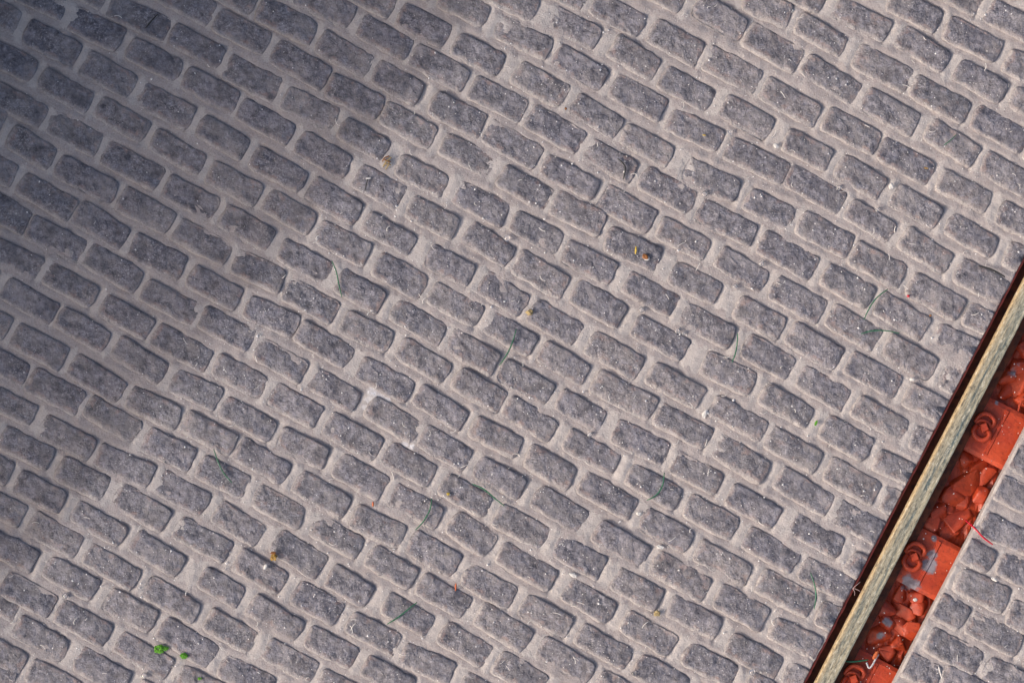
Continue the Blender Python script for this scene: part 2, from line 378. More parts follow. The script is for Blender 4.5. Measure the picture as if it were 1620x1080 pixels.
BW = 42.5
EDGE_R = 128.0
def outline():
    """unit-less perimeter: (side x, side y, fraction) for a rectangle with small chamfers"""
    pts = []
    for k in range(9): pts.append(('b', -1 + 2 * k / 8))
    for k in range(4): pts.append(('r', 1 - 2 * k / 3))
    for k in range(9): pts.append(('t', 1 - 2 * k / 8))
    for k in range(4): pts.append(('l', -1 + 2 * k / 3))
    return pts
OUTL = outline(); N_OUT = len(OUTL)
def brick_geo(q, side):
    cx, cy, L, an = q
    r = random.Random((int(round(cx)) * 7919 + int(round(cy)) * 31 + (5 if side == 'L' else 0)) & 0xffffff)
    w = BW * r.uniform(.92, 1.05) + (2 if side == 'R' else 0); L = L + r.uniform(2, 6)
    ca, sa = math.cos(an), math.sin(an)
    verts, edge = [], []
    tilt = (r.gauss(0, .8), r.gauss(0, .8)); top = r.uniform(1.5, 3.1)
    seedv = Vector((cx * .013, cy * .013, r.random() * 9))
    cr = [r.uniform(2.0, 8.0) * (1 if side == 'L' else 1.4) for _ in range(4)]
    skew = r.uniform(-.05, .05)
    rings = [(-1.2, -8, 1.0), (0, 0.2, 1.0), (1.4, .55 * top, .98), (3.6, .85 * top, .80), (7.5, top, .44), (12.5, top * 1.03, .14)]
    for ins, z, ed in rings:
        hx, hy = L / 2 - ins, max(w / 2 - ins, 2.0)
        for sd_, t_ in OUTL:
            ch = 3.4
            if sd_ == 'b': x, y, sx, sy = t_ * (hx - ch), -hy, 0, -1
            elif sd_ == 't': x, y, sx, sy = t_ * (hx - ch), hy, 0, 1
            elif sd_ == 'r': x, y, sx, sy = hx, -t_ * (hy - min(ch, hy * .6)), 1, 0
            else: x, y, sx, sy = -hx, -t_ * (hy - min(ch, hy * .6)), -1, 0
            wob = 2.3 * mnoise.noise(Vector((x * .07, y * .07, 0)) + seedv * 5) + 1.7 * mnoise.noise(Vector((x * .24, y * .26, 3)) + seedv * 5)
            f = max(0, 1 - ins / 9)
            x += f * wob * sx; y += f * wob * .9 * sy
            cq = (0 if x > 0 else 1) + (0 if y > 0 else 2)
            cd = max(0, 1 - math.hypot(abs(x) - L / 2, abs(y) - w / 2) / 9)      # softened corners
            x -= math.copysign(cd * cr[cq] * .45 * f, x); y -= math.copysign(cd * cr[cq] * .35 * f, y)
            x += skew * y
            zz = z
            if ins > .5:
                zz += tilt[0] * x / (L / 2) + tilt[1] * y / (w / 2)
                zz += 2.2 * mnoise.noise(Vector((x * .055, y * .085, 7)) + seedv * 3) + 1.3 * mnoise.noise(Vector((x * .2, y * .2, 1)) + seedv * 3)
            # paler smear on the near and left rims paints in their lit side
            lit_lap = .78 + .30 * (1 if sd_ == 't' else -1 if sd_ == 'b' else .3 if sd_ == 'l' else -.7)
            verts.append([cx + ca * x - sa * y, cy + sa * x + ca * y, zz]); edge.append((ed * lit_lap if ins >= 0 else ed) )
    verts.append([cx, cy, top + .4]); edge.append(0)
    # bricks cut by the edge of the paving
    for v in verts:
        u, vv = uv_of(v[0], v[1])
        if side == 'L' and u > -1.2:
            p = np.array(v[:2]) - EN * (u + 1.2); v[0], v[1] = p
        if side == 'R' and u < EDGE_R + 3:
            p = np.array(v[:2]) + EN * (EDGE_R + 3 - u); v[0], v[1] = p
    faces = []
    for a in range(len(rings) - 1):
        for k in range(N_OUT):
            k2 = (k + 1) % N_OUT
            # survey y runs downwards, so this order faces up
            faces.append((a * N_OUT + k, (a + 1) * N_OUT + k, (a + 1) * N_OUT + k2, a * N_OUT + k2))
    ci = len(verts) - 1; b0 = (len(rings) - 1) * N_OUT
    for k in range(N_OUT): faces.append((b0 + k, ci, b0 + (k + 1) % N_OUT))
    return verts, faces, edge
def tow(v): return ((v[0] - 810) * S, -(v[1] - 540) * S, v[2] * S)

# ------------------------------------------------------------------ ground and pavings
g = mesh('ground', [(-30, -30, -.30), (30, -30, -.30), (30, 30, -.30), (-30, 30, -.30)], [(0, 1, 2, 3)], MAT['ground'])
g['kind'] = 'structure'

def stretch(a, b, lo, hi, step):
    c = list(np.arange(a, b + 1e-6, step)); s = step * 2; x = a
    while x > lo: x -= s; s *= 1.4; c.insert(0, x)
    s = step * 2; x = c[-1]
    while x < hi: x += s; s *= 1.4; c.append(x)
    return np.array(c)
def bed(name, us, vs_, bricks, flip):
    U, V = np.meshgrid(us, vs_, indexing='ij')
    kk = -1 if not flip else 0
    U[kk, :] += np.where(True, .9 * np.sin(vs_ * .13 + 2 * np.sin(vs_ * .031)) + rng.normal(0, .5, len(vs_)), 0)
    PX = E0[0] + EN[0] * U + EV[0] * V; PY = E0[1] + EN[1] * U + EV[1] * V
    D = np.full(U.shape, 60.0); CR = np.zeros(U.shape); UP = np.zeros(U.shape)
    for cx, cy, L, an in bricks:
        u, v = uv_of(cx, cy)
        i0, i1 = np.searchsorted(us, [u - 75, u + 75]); j0, j1 = np.searchsorted(vs_, [v - 75, v + 75])
        if i0 == i1 or j0 == j1: continue
        dx = PX[i0:i1, j0:j1] - cx; dy = PY[i0:i1, j0:j1] - cy
        a = np.abs(math.cos(an) * dx + math.sin(an) * dy) - L / 2
        b = np.abs(-math.sin(an) * dx + math.cos(an) * dy) - BW / 2
        d = np.where((a > 0) & (b > 0), np.hypot(a, b), np.maximum(a, b))
        sub = D[i0:i1, j0:j1]; near = d < sub
        bs = -math.sin(an) * dx + math.cos(an) * dy; as_ = math.cos(an) * dx + math.sin(an) * dy
        cr = np.clip(.5 + np.where(b > a, -np.sign(bs), np.sign(as_)) * .5, 0, 1) * (.5 + .5 * np.sin(cx * 1.7 + cy * .9 + as_ * .05))
        CR[i0:i1, j0:j1] = np.where(near, cr, CR[i0:i1, j0:j1])
        UP[i0:i1, j0:j1] = np.where(near, np.clip((a - b - 2) / 9 + .5, 0, 1), UP[i0:i1, j0:j1])
        D[i0:i1, j0:j1] = np.minimum(sub, d)
    def wav(n, lo, hi, amp):
        z = np.zeros(U.shape)
        for _ in range(n):
            th = rng.uniform(0, 2 * math.pi); k = 2 * math.pi / rng.uniform(lo, hi)
            z += np.sin(k * (math.cos(th) * PX + math.sin(th) * PY) + rng.uniform(0, 6.28) + 1.5 * np.sin(PX * .011 + _) )
        return z * amp / math.sqrt(n)
    Z = wav(9, 60, 260, .9) + wav(14, 14, 45, .75) + rng.normal(0, .16, U.shape)
    Dw = D + wav(12, 12, 50, 1.0)
    Z -= 2.0 * CR * np.clip((3.4 - Dw) / 4, 0, 1)      # thin open crack along the far and right rims
    Z += 1.1 * np.clip((Dw - 2) / 7, 0, 1)                                  # joint crowned in the middle
    Z -= .6
    n0, n1 = U.shape
    co = np.stack([(PX - 810) * S, -(PY - 540) * S, Z * S], -1).reshape(-1, 3)
    I = np.arange(n0 * n1).reshape(n0, n1)
    a, b, c, d = I[:-1, :-1].ravel(), I[1:, :-1].ravel(), I[1:, 1:].ravel(), I[:-1, 1:].ravel()
    F = np.stack([a, d, c, b], -1)
    # skirt along the track side: a slightly proud lip, then straight down
    k = n0 - 1 if not flip else 0
    e = I[k]
    base = len(co); sg = 1 if not flip else -1
    sk = []
    for (du, z) in ((0.6 * sg, -5.0), (0.9 * sg, -18.0)):
        uu = us[k] + du
        px = E0[0] + EN[0] * uu + EV[0] * vs_; py = E0[1] + EN[1] * uu + EV[1] * vs_
        sk.append(np.stack([(px - 810) * S, -(py - 540) * S, np.full(px.shape, z * S)], -1))
    co = np.concatenate([co] + sk)
    r1 = base + np.arange(n1); r2 = r1 + n1
    quads = []
    for p, q in ((e, r1), (r1, r2)):
        f = np.stack([p[:-1], p[1:], q[1:], q[:-1]], -1)
        quads.append(f if flip else f[:, ::-1])
    F = np.concatenate([F] + [q[:, ::-1] for q in quads])
    me = bpy.data.meshes.new(name)
    me.vertices.add(len(co)); me.vertices.foreach_set('co', co.ravel().astype(np.float32))
    me.loops.add(len(F) * 4); me.loops.foreach_set('vertex_index', F.ravel().astype(np.int32))
    me.polygons.add(len(F)); me.polygons.foreach_set('loop_start', (np.arange(len(F)) * 4).astype(np.int32))
    me.polygons.foreach_set('loop_total', np.full(len(F), 4, np.int32))
    me.polygons.foreach_set('use_smooth', np.ones(len(F), bool))
    me.update(calc_edges=True); me.validate()
    at = me.attributes.new('upright', 'FLOAT', 'POINT')
    full = np.zeros(len(co)); full[:UP.size] = UP.ravel(); at.data.foreach_set('value', full)
    me.materials.append(MAT['mortar'])
    o = bpy.data.objects.new(name, me); COL.objects.link(o); o['kind'] = 'structure'
    return o

ST = 3.2
usL = -stretch(0, 1665, 0, 2700, ST)[::-1]
vsA = stretch(-440, 1420, -1700, 2500, ST)
pavL = bed('pavement_left', usL, vsA, BR, False)
usR = stretch(EDGE_R, EDGE_R + 200, EDGE_R, 1150, ST)
vsR = stretch(180, 820, -1700, 2500, ST)
pavR = bed('pavement_right', usR, vsR, BRR, True)
pavL['label'] = 'dark brick paving with pale sandy joints filling most of the picture'
pavR['label'] = 'narrow strip of grey brick paving beyond the orange track bed'

def vis(q):
    x, y = q[0], q[1]
    hx = 43; fx = max(0, min(1620, x + hx) - max(0, x - hx)); fy = max(0, min(1080, y + 32) - max(0, y - 32))
    u, v = uv_of(x, y)
    return fx * fy * (1 if u < -25 else .5)
def lay(bricks, side, parent, limit):
    order = sorted(bricks, key=vis, reverse=True)
    sv, sf, se = [], [], []
    n = 0
    for q in order:
        vs_, fs, ed = brick_geo(q, side)
        if n < limit and vis(q) > 0:
            n += 1
            o = mesh('brick', [tow(v) for v in vs_], fs, MAT['brick'], parent, True, {'edge': ed})
        else:
            b = len(sv); sv += [tow(v) for v in vs_]; sf += [tuple(b + i for i in f) for f in fs]; se += ed
    o = mesh('remaining_bricks', sv, sf, MAT['brick'], parent, True, {'edge': se}); o['kind'] = 'stuff'
    return n
print('bricks', lay(BR, 'L', pavL, 300), lay(BRR, 'R', pavR, 300))

# ragged red cut edge of the left paving
vv = np.arange(-1700, 2500, 5.0); ev, ef = [], []
for k, v in enumerate(vv):
    j = mnoise.noise(Vector((v * .06, 3, 0))) * 1.1 + mnoise.noise(Vector((v * .4, 9, 0))) * .7
    ev += [UV(.3, v, 1.2), UV(3.4 + j, v, -1.5), UV(4.0 + j, v, -9), UV(1.2, v, -19)]
    if k:
        b = 4 * k
        for i in range(3): ef.append((b - 4 + i, b + i, b + i + 1, b - 3 + i))
mesh('cut_edge', ev, ef, MAT['red_edge'], pavL)['label'] = 'thin ragged red edge of the paving sheet'

# boards carrying the two pavings
def slab(name, u0, u1, v0, v1, z0, z1, mat):
    c = [UV(u, v, z) for z in (z0, z1) for u, v in ((u0, v0), (u1, v0), (u1, v1), (u0, v1))]
    return mesh(name, c, [(0, 1, 2, 3), (7, 6, 5, 4), (0, 4, 5, 1), (1, 5, 6, 2), (2, 6, 7, 3), (3, 7, 4, 0)], mat, None, False)
slab('base_board', -2650, -12, -1690, 2490, -118, -19.5, MAT['sub'])['kind'] = 'structure'
slab('base_board', EDGE_R + 6, 1130, -1690, 2490, -118, -19.5, MAT['sub'])['kind'] = 'structure'

# ------------------------------------------------------------------ track bed
TB = -52.0
us = np.arange(-11, EDGE_R + 6, 6.0); vs_ = np.arange(-1690, 2490, 10.0)
tv = []; tf = []
for i, u in enumerate(us):
    for j, v in enumerate(vs_):
        z = TB + 7 * mnoise.noise(Vector((u * .06, v * .06, 0))) + 3 * mnoise.noise(Vector((u * .2, v * .2, 4)))
        tv.append(UV(u, v, z))
        if i and j:
            a = i * len(vs_) + j; tf.append((a, a - 1, a - len(vs_) - 1, a - len(vs_)))
bedo = mesh('track_bed', tv, tf, MAT['orange'], None, False); bedo['kind'] = 'structure'
bedo['label'] = 'orange painted bed of angular ballast stones beside the rail'

# rail : head, web and foot
RU0, RU1 = 15.2, 43.4; RC = (RU0 + RU1) / 2
rail = empty('rail', UV(RC, 300, -50))
tag(rail, 'straight worn steel rail with bronze edge sunk in slot of paving', 'rail')
rot = math.atan2(-EV[1] * -1, EV[0])
def extrude(name, prof, mat, v0, v1, n, parent, jig=0.0, smooth=False):
    vs2, fs = [], []
    m = len(prof)
    for k in range(n + 1):
        v = v0 + (v1 - v0) * k / n
        for i, (u, z) in enumerate(prof):
            a = jig * mnoise.noise(Vector((v * .05, i * 3.1, 0))) if jig else 0
            vs2.append(((u + a) * S, -v * S, (z + a) * S))
        if k:
            b = k * m
            for i in range(m):
                i2 = (i + 1) % m
                fs.append((b - m + i, b - m + i2, b + i2, b + i))
    fs.append(tuple(range(m))); fs.append(tuple(range(n * m + m - 1, n * m - 1, -1)))
    bm = bmesh.new(); bv = [bm.verts.new(c) for c in vs2]
    for f in fs: bm.faces.new([bv[i] for i in f])
    o = from_bm(name, bm, mat, parent, smooth); return o
# local frame of the rail: x across, -y along EV
ang = math.atan2(-EN[1], EN[0])
rail.location = UV(RC, 0, 0); rail.rotation_euler = (0, 0, ang)
hw = (RU1 - RU0) / 2
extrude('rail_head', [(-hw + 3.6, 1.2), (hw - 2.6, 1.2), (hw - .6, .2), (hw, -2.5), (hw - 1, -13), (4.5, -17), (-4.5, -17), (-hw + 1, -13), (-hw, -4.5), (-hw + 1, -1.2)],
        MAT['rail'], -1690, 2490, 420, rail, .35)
extrude('rail_web', [(4.4, -16.5), (4.0, -29), (-4.0, -29), (-4.4, -16.5)], MAT['rust'], -1690, 2490, 40, rail)
extrude('rail_foot', [(4.5, -26), (31, -31), (32, -36), (-32, -36), (-31, -31), (-4.5, -26)], MAT['rust'], -1690, 2490, 420, rail, .5)

# sleepers
FAST = [(1557.5, 675.5), (1447.0, 880.5), (1351.0, 1074.0)]
def world_uv(px, py, z):
    k = (HC - z) / HC
    return uv_of(810 + (px - 810) * k, 540 + (py - 540) * k)
SV = [world_uv(x, y, -33)[1] for x, y in FAST]
step = (SV[2] - SV[0]) / 2
SV = [SV[0] - step * k for k in (3, 2, 1)] + SV + [SV[2] + step, SV[2] + 2 * step]
SL_LAB = [None, None, 'orange sleeper end running off under the paving at the right border',
          'orange sleeper under the clean painted clip', 'orange sleeper with blue-grey worn patch beside its clip',
          'orange sleeper at the bottom border below the white chip', None, None]
SH = 47
for k, v in enumerate(SV):
    t0 = empty('railway_sleeper', UV(RC, v, -60))
    tag(t0, SL_LAB[k] or (['orange sleeper at the far end of the slot beyond the border', 'orange sleeper between the far end and the bordering sleeper', '', '', '', '', 'orange sleeper next past the bottom border sleeper', 'orange sleeper two past the bottom border sleeper'][k]),
        'sleeper', 'orange sleepers under the rail')
    bm = bmesh.new()
    prof = [(-9, -38), (64, -38), (72, -35.5), (100, -33.5), (EDGE_R + 3, -33)]
    rows = []
    nV = 14
    for j in range(nV + 1):
        w = -SH + 2 * SH * j / nV
        row = []
        for i, (u, z) in enumerate(prof + []):
            ed = max(0, abs(w) - SH + 9) / 9
            zz = z - 3.0 * ed * ed + .9 * mnoise.noise(Vector((u * .05, (v + w) * .05, 2)))
            row.append(bm.verts.new(UV(u, v + w + 1.5 * mnoise.noise(Vector((u * .04, w, k))), zz)))
        rows.append(row)
    for j in range(nV):
        for i in range(len(prof) - 1):
            bm.faces.new((rows[j][i], rows[j][i + 1], rows[j + 1][i + 1], rows[j + 1][i]))
    for row, sgn in ((rows[0], -1), (rows[-1], 1)):
        low = [bm.verts.new((q.co.x, q.co.y, -80 * S)) for q in row]
        for i in range(len(row) - 1): bm.faces.new((row[i], low[i], low[i + 1], row[i + 1]))
    for i in (0, len(prof) - 1):
        pass
    own(from_bm('sleeper_body', bm, MAT['orange'], None, False), t0)
    # low shoulder ridge alongside the clip
    bm = bmesh.new()
    P1 = []
    for w in np.linspace(-40, 38, 9):
        P1.append([bm.verts.new(UV(u + .6 * mnoise.noise(Vector((w * .1, u, k))), v + w, z)) for u, z in ((92, -35.5), (93.5, -32.2), (97.5, -32), (100, -34.5))])
    for a in range(8):
        for b in range(3): bm.faces.new((P1[a][b], P1[a][b + 1], P1[a + 1][b + 1], P1[a + 1][b]))
    bm.faces.new(P1[0]); bm.faces.new(P1[-1])
    own(from_bm('shoulder', bm, MAT['orange'], None, False), t0)

# clips
def tube(name, pts, rad, mat, parent=None, nseg=8, taper=False, close=True):
    """smooth tube through world points (grid units px,py,z)"""
    pts = [Vector(p) for p in pts]
    # Catmull-Rom
    out = []
    n = len(pts)
    for i in range(n - 1):
        p0, p1, p2, p3 = pts[max(i - 1, 0)], pts[i], pts[i + 1], pts[min(i + 2, n - 1)]
        for j in range(5):
            s = j / 5
            out.append(.5 * ((2 * p1) + (p2 - p0) * s + (2 * p0 - 5 * p1 + 4 * p2 - p3) * s * s + (3 * p1 - p0 - 3 * p2 + p3) * s ** 3))
    out.append(pts[-1])
    vs2, fs = [], []
    m = len(out)
    for i, p in enumerate(out):
        d = (out[min(i + 1, m - 1)] - out[max(i - 1, 0)]).normalized()
        a = d.cross(Vector((0, 0, 1)))
        if a.length < 1e-3: a = Vector((1, 0, 0))
        a.normalize(); b = d.cross(a)
        r = rad
        if taper: r = rad * (.35 + .65 * math.sin(math.pi * (.06 + .88 * i / (m - 1))) ** .6)
        for k in range(nseg):
            th = 2 * math.pi * k / nseg
            q = p + (a * math.cos(th) + b * math.sin(th)) * r
            vs2.append(q)
    for i in range(m - 1):
        for k in range(nseg):
            k2 = (k + 1) % nseg
            fs.append((i * nseg + k, i * nseg + k2, (i + 1) * nseg + k2, (i + 1) * nseg + k))
    fs.append(tuple(range(nseg))[::-1]); fs.append(tuple((m - 1) * nseg + k for k in range(nseg)))
    bm = bmesh.new(); bv = [bm.verts.new(P(q.x, q.y, q.z)) for q in vs2]
    for f in fs: bm.faces.new([bv[i] for i in f])
    return from_bm(name, bm, mat, parent, True)
CL_LAB = ['orange painted rail clip on clean orange sleeper', 'orange painted rail clip next to blue-grey worn patch',
          'orange painted rail clip cut by bottom border near white chip']
for k, (x, y) in enumerate(FAST):
    t0 = empty('rail_fastener', P(x, y, -37)); tag(t0, CL_LAB[k], 'rail clip', 'rail clips on the sleepers')
    Z = -27
    K_ = .88
    lo = [(-13, -4, Z - 4), (-19, 4, Z - 1), (-18, 13, Z), (-11, 20.5, Z), (-2, 22.5, Z), (6, 19, Z), (9.5, 12, Z - 1), (6, 7, Z - 4)]
    hi = [(-16, -10, Z - 4), (-11, -18, Z), (-2, -24, Z + 1), (8, -22.5, Z + 1), (16, -16, Z), (18, -8, Z - 1), (13, -2, Z - 4)]
    inn = [(-15, -8, Z - 3), (-8, -12.5, Z + 2), (1, -11, Z + 3), (8, -6.5, Z + 2), (11, 1, Z - 3)]
    c = own(tube('clip', [(x + K_ * a, y + K_ * b, z) for a, b, z in lo], 4.3, MAT['orange']), t0)
    c = own(tube('clip', [(x + K_ * a, y + K_ * b, z) for a, b, z in hi], 3.8, MAT['orange']), t0)
    c = own(tube('clip', [(x + K_ * a, y + K_ * b, z) for a, b, z in inn], 2.6, MAT['orange']), t0)
    bm = bmesh.new()                                       # washer plate under the clip
    ring = []
    for zz, rr in ((-42, 1.05), (-32, 1.0), (-30, .9)):
        ring.append([bm.verts.new(P(x - 3 + rr * (15 * math.cos(a) - 4 * math.sin(a)), y + rr * (20 * math.sin(a)), zz)) for a in np.linspace(0, 2 * math.pi, 16, endpoint=False)])
    for a in range(2):
        for b in range(16): bm.faces.new((ring[a][b], ring[a][(b + 1) % 16], ring[a + 1][(b + 1) % 16], ring[a + 1][b]))
    bm.faces.new(ring[2])
    own(from_bm('base_plate', bm, MAT['orange'], None, False), t0)
    bm = bmesh.new()                                       # square bolt
    ring = []
    for zz, rr in ((-31, 1.25), (-18.5, 1.2), (-17, 1.0)):
        ring.append([bm.verts.new(P(x - .5 + rr * a, y + .5 + rr * b, zz)) for a, b in ((-5.5, -4), (3, -7), (6.5, 2.5), (-2, 6.5))])
    for a in range(2):
        for b in range(4): bm.faces.new((ring[a][b], ring[a][(b + 1) % 4], ring[a + 1][(b + 1) % 4], ring[a + 1][b]))
    bm.faces.new(ring[2])
    own(from_bm('bolt', bm, MAT['orange'], None, False), t0)

# ballast stones between the sleepers
def stone(u, v, z, r, seed, nm='ballast_stone'):
    rr = random.Random(seed)
    bm = bmesh.new()
    for _ in range(13):
        a = rr.uniform(0, 2 * math.pi); h = rr.uniform(-1, 1); q = math.sqrt(1 - h * h)
        bm.verts.new(Vector(UV(u + r * q * math.cos(a) * rr.uniform(.8, 1.15), v + r * 1.15 * q * math.sin(a) * rr.uniform(.8, 1.15), z + r * .55 * h)))
    res = bmesh.ops.convex_hull(bm, input=bm.verts)
    loose = [q for q in bm.verts if not q.link_faces]
    bmesh.ops.delete(bm, geom=loose, context='VERTS')
    bmesh.ops.bevel(bm, geom=list(bm.edges), offset=2.0 * S, segments=2, affect='EDGES', profile=.5)
    return from_bm(nm, bm, MAT['orange'], bedo, False)
sid = 0
for k in range(len(SV) - 1):
    a, b = SV[k] + SH, SV[k + 1] - SH
    placed = []
    tries = 0
    while tries < 900 and len(placed) < 34:
        tries += 1
        u = random.uniform(66, EDGE_R - 4) if random.random() < .85 else random.uniform(-4, 8)
        v = random.uniform(a + 4, b - 4); r = random.uniform(17, 32) if u > 60 else 7
        if v - r < a - 10 or v + r > b + 10 or u + r > EDGE_R + 13 or (u > 30 and u - r < 55): continue
        if all(math.hypot(u - p[0], v - p[1]) > .52 * (r + p[2]) for p in placed):
            placed.append((u, v, r)); sid += 1
            stone(u, v, -45 - .25 * r + random.uniform(-4, 5) - (4 if u < 20 else 0), r, sid)
print('stones', sid)

# ------------------------------------------------------------------ small litter on the paving
def lift(px, py):  # height of litter above the joints
    return 6.5
def fibre(pts, rad, mat, name, label, cat, group=None, z=None, ends=None):
    n = len(pts); P3 = []
    for i, (x, y) in enumerate(pts):
        zz = (z if z is not None else 5.8) + (1.0 * math.sin(math.pi * i / (n - 1)) if z is None else 0)
        P3.append((x, y, zz))
    if ends: P3 = [(p[0], p[1], e) for p, e in zip(pts, ends)]
    o = tube(name, P3, rad, MAT[mat], None, 6, True)
    return tag(o, label, cat, group)
G = 'green fibres lying on the paving'
for pts, lab in (
 ([(525,413),(532,430),(536,450),(541,470)], 'green fibre lying across a joint where shade ends'),
 ([(817,520),(810,543),(801,562),(790,578)], 'straight dark green fibre leaning across one brick and its lower joint'),
 ([(338,710),(345,730),(354,748),(367,763)], 'bent green fibre with pale flecks on single brick near shaded paving'),
 ([(683,788),(680,806),(670,824),(657,838)], 'curved green fibre above an orange crumb and yellow dot'),
 ([(747,765),(765,773),(783,788),(798,800)], 'green fibre with shiny pale half pointing down to a joint'),
 ([(1051,747),(1048,768),(1038,783),(1023,791)], 'hooked green fibre curling at its lower end'),
 ([(1282,905),(1288,922),(1291,942),(1288,963)], 'bowed green fibre on bricks next to the rail slot'),
 ([(1405,457),(1388,470),(1376,486),(1367,505)], 'arched green fibre leaning over joint above a flat-lying fibre'),
 ([(1362,528),(1380,523),(1402,523),(1423,527)], 'flat-lying green fibre stretched level across two bricks'),
 ([(1167,527),(1166,545),(1163,560),(1158,573)], 'thin upright green fibre in joint at brick end'),
 ([(660,952),(645,964),(628,977),(612,987)], 'fuzzy green fibre slanting across brick in lower paving'),
 ([(1513,213),(1506,220),(1500,225),(1493,230)], 'short faint green fibre pressed on single dark brick')):
    fibre(pts, .75 if pts[0][0] == 1513 else 1.0, 'green', 'fibre', lab, 'fibre', G)
fibre([(1336,1045),(1350,1046),(1374,1043)], 1.5, 'green', 'fibre', 'green fibre poking out from under the rail onto orange bed', 'fibre', G, None, (-26, -22, -21))
fibre([(1527,822),(1543,836),(1556,850),(1571,861)], 1.5, 'red', 'fibre', 'bright red fibre bridging orange bed and right-hand paving', 'fibre', None, None, (-20, 3, 6, 6))
fibre([(1548,421),(1562,424),(1576,430),(1590,438)], 1.6, 'black', 'fibre', 'short black fibre on joint close to the rail slot', 'fibre')

def lump(name, px, py, z, rx, ry, rz, mat, seed, label, cat, rough=.35, ang=0, group=None, sub=2, sm=False):
    bm = bmesh.new(); bmesh.ops.create_icosphere(bm, subdivisions=sub, radius=1)
    rr = random.Random(seed); off = Vector((rr.random() * 50, rr.random() * 50, 0))
    ca, sa = math.cos(ang), math.sin(ang)
    for v in bm.verts:
        f = 1 + rough * (mnoise.noise(v.co * 1.6 + off) + .7 * mnoise.noise(v.co * 4 + off))
        x, y = v.co.x * rx * f, v.co.y * ry * f
        v.co = P(px + ca * x - sa * y, py + sa * x + ca * y, z + v.co.z * rz * f)
    o = from_bm(name, bm, MAT[mat], None, sm)
    if label: tag(o, label, cat, group)
    return o
# moss tufts with leaflets
def moss(px, py, r, seed, label):
    rr = random.Random(seed); bm = bmesh.new()
    for _ in range(int(26 + r * 9)):
        a = rr.uniform(0, 6.28); d = math.sqrt(rr.random()); h = rr.uniform(.1, 1) * (1.15 - d)
        c = Vector(P(px + r * d * math.cos(a) * 1.15, py + r * d * math.sin(a) * .85, 4 + r * .75 * h))
        s = r * S * rr.uniform(.18, .34)
        m = bmesh.ops.create_icosphere(bm, subdivisions=1, radius=s)
        for v in m['verts']: v.co = Vector((v.co.x, v.co.y, v.co.z * .7)) * rr.uniform(.8, 1.2) + c
    o = from_bm('moss_tuft', bm, MAT['moss'], None, False)
    return tag(o, label, 'moss', 'bright green moss tufts')
moss(252, 1026, 7, 1, 'largest bright green moss tuft on brick'); moss(262, 1025, 3.8, 11, 'bright green moss lobe touching the largest tuft')
moss(291, 1037, 5, 2, 'smaller bright green moss tuft in joint beside the largest'); moss(316, 1073, 2.6, 3, 'tiny green moss speck by lower border')
lump('crumb', 433, 881, 8, 5, 5.5, 3.4, 'gold', 4, 'glittering golden crumb on edge of dark brick', 'crumb', .7)
lump('crumb', 432, 874, 9, 4, 2, 2, 'brown', 5, 'dark brown bit sitting on the golden crumb', 'crumb', .6)
lump('flake', 420, 896, 8, 2.6, 5, 1.6, 'white', 6, 'cream oval flake just below the golden crumb', 'flake', .2, .35)
tw = empty('twig_cluster', P(612, 257, 3)); tag(tw, 'little cluster of straw coloured twigs in joint at border of shade', 'twigs')
for pts, r_, m_ in (([(606,264,4),(611,256,6),(619,249,5)], 1.3, 'straw'), ([(607,252,5),(613,255,6),(618,256,5)], 1.1, 'brown'), ([(608,259,5),(614,260,6),(618,261,4)], 1.0, 'straw'),
                  ([(610,268,3),(614,262,5),(616,254,5)], 1.0, 'straw'), ([(605,256,4),(608,250,5),(616,247,4)], .9, 'brown')):
    own(tube('twig', pts, r_, MAT[m_], None, 6), tw)
fibre([(977,251),(985,258),(989,267),(986,284)], 1.2, 'black', 'fibre', 'dark curved hair on brick end in upper paving', 'fibre')
fibre([(249,23),(240,33),(230,45)], 1.2, 'black', 'fibre', 'dark straight hair on brick in shaded corner', 'fibre')
fibre([(583,277),(580,290),(577,303)], .8, 'black', 'fibre', 'thin black hair on brick below the twig cluster', 'fibre')
pk = empty('lint_star', P(1350, 929, 3)); tag(pk, 'three-pronged pale pink lint star over the edge of the rail slot', 'lint')
for pts in ([(1349,930,2),(1355,925,5),(1361,920,4)], [(1349,930,2),(1356,932,4),(1361,935,2)], [(1349,930,2),(1352,936,3),(1352,941,-2)]):
    own(tube('prong', pts, .42, MAT['pinklint'], None, 6), pk)
lump('chip', 1021, 406, 7, 5.5, 4.2, 2, 'brown', 8, 'brown seed-like chip with white rim on brick', 'chip', .3, .4)
lump('chip', 1022, 408, 6.2, 5.6, 4, 1.6, 'white', 18, 'white rim below the brown seed-like chip', 'chip', .3, .4)
lump('crumb', 1006, 396, 7, 1.8, 6.5, 1.5, 'yellow', 9, 'thin yellow husk left of brown chip', 'crumb', .3, .1)
lump('crumb', 838, 494, 5, 5, 4.5, 3, 'straw', 10, 'pale yellowish crumb wedged at brick corner', 'crumb', .6)
lump('crumb', 1040, 970, 4, 5, 5.5, 2.6, 'straw', 12, 'pale yellow crumb in joint among lower bricks', 'crumb', .7)
lump('splinter', 721, 928, 5, 1.4, 6.5, 1.3, 'orange_bit', 13, 'orange splinter standing against a brick', 'splinter', .3, .05)
lump('splinter', 590, 797, 4, 1.6, 4, 1.4, 'orange_bit', 14, 'tiny orange crumb in joint above curved green fibre', 'splinter', .4)
lump('crumb', 709, 781, 7, 2.8, 2.6, 1.4, 'yellow', 15, 'tiny yellow dot on brick below a pale joint', 'crumb', .3)
lump('crumb', 1437, 468, 5, 2.6, 2.2, 1.4, 'red', 16, 'tiny red dot in joint near arched fibre', 'crumb', .3)
lump('crumb', 1472, 499, 5, 2.2, 1.7, 1.3, 'brown', 17, 'tiny dark brown dot in joint near red dot', 'crumb', .3)
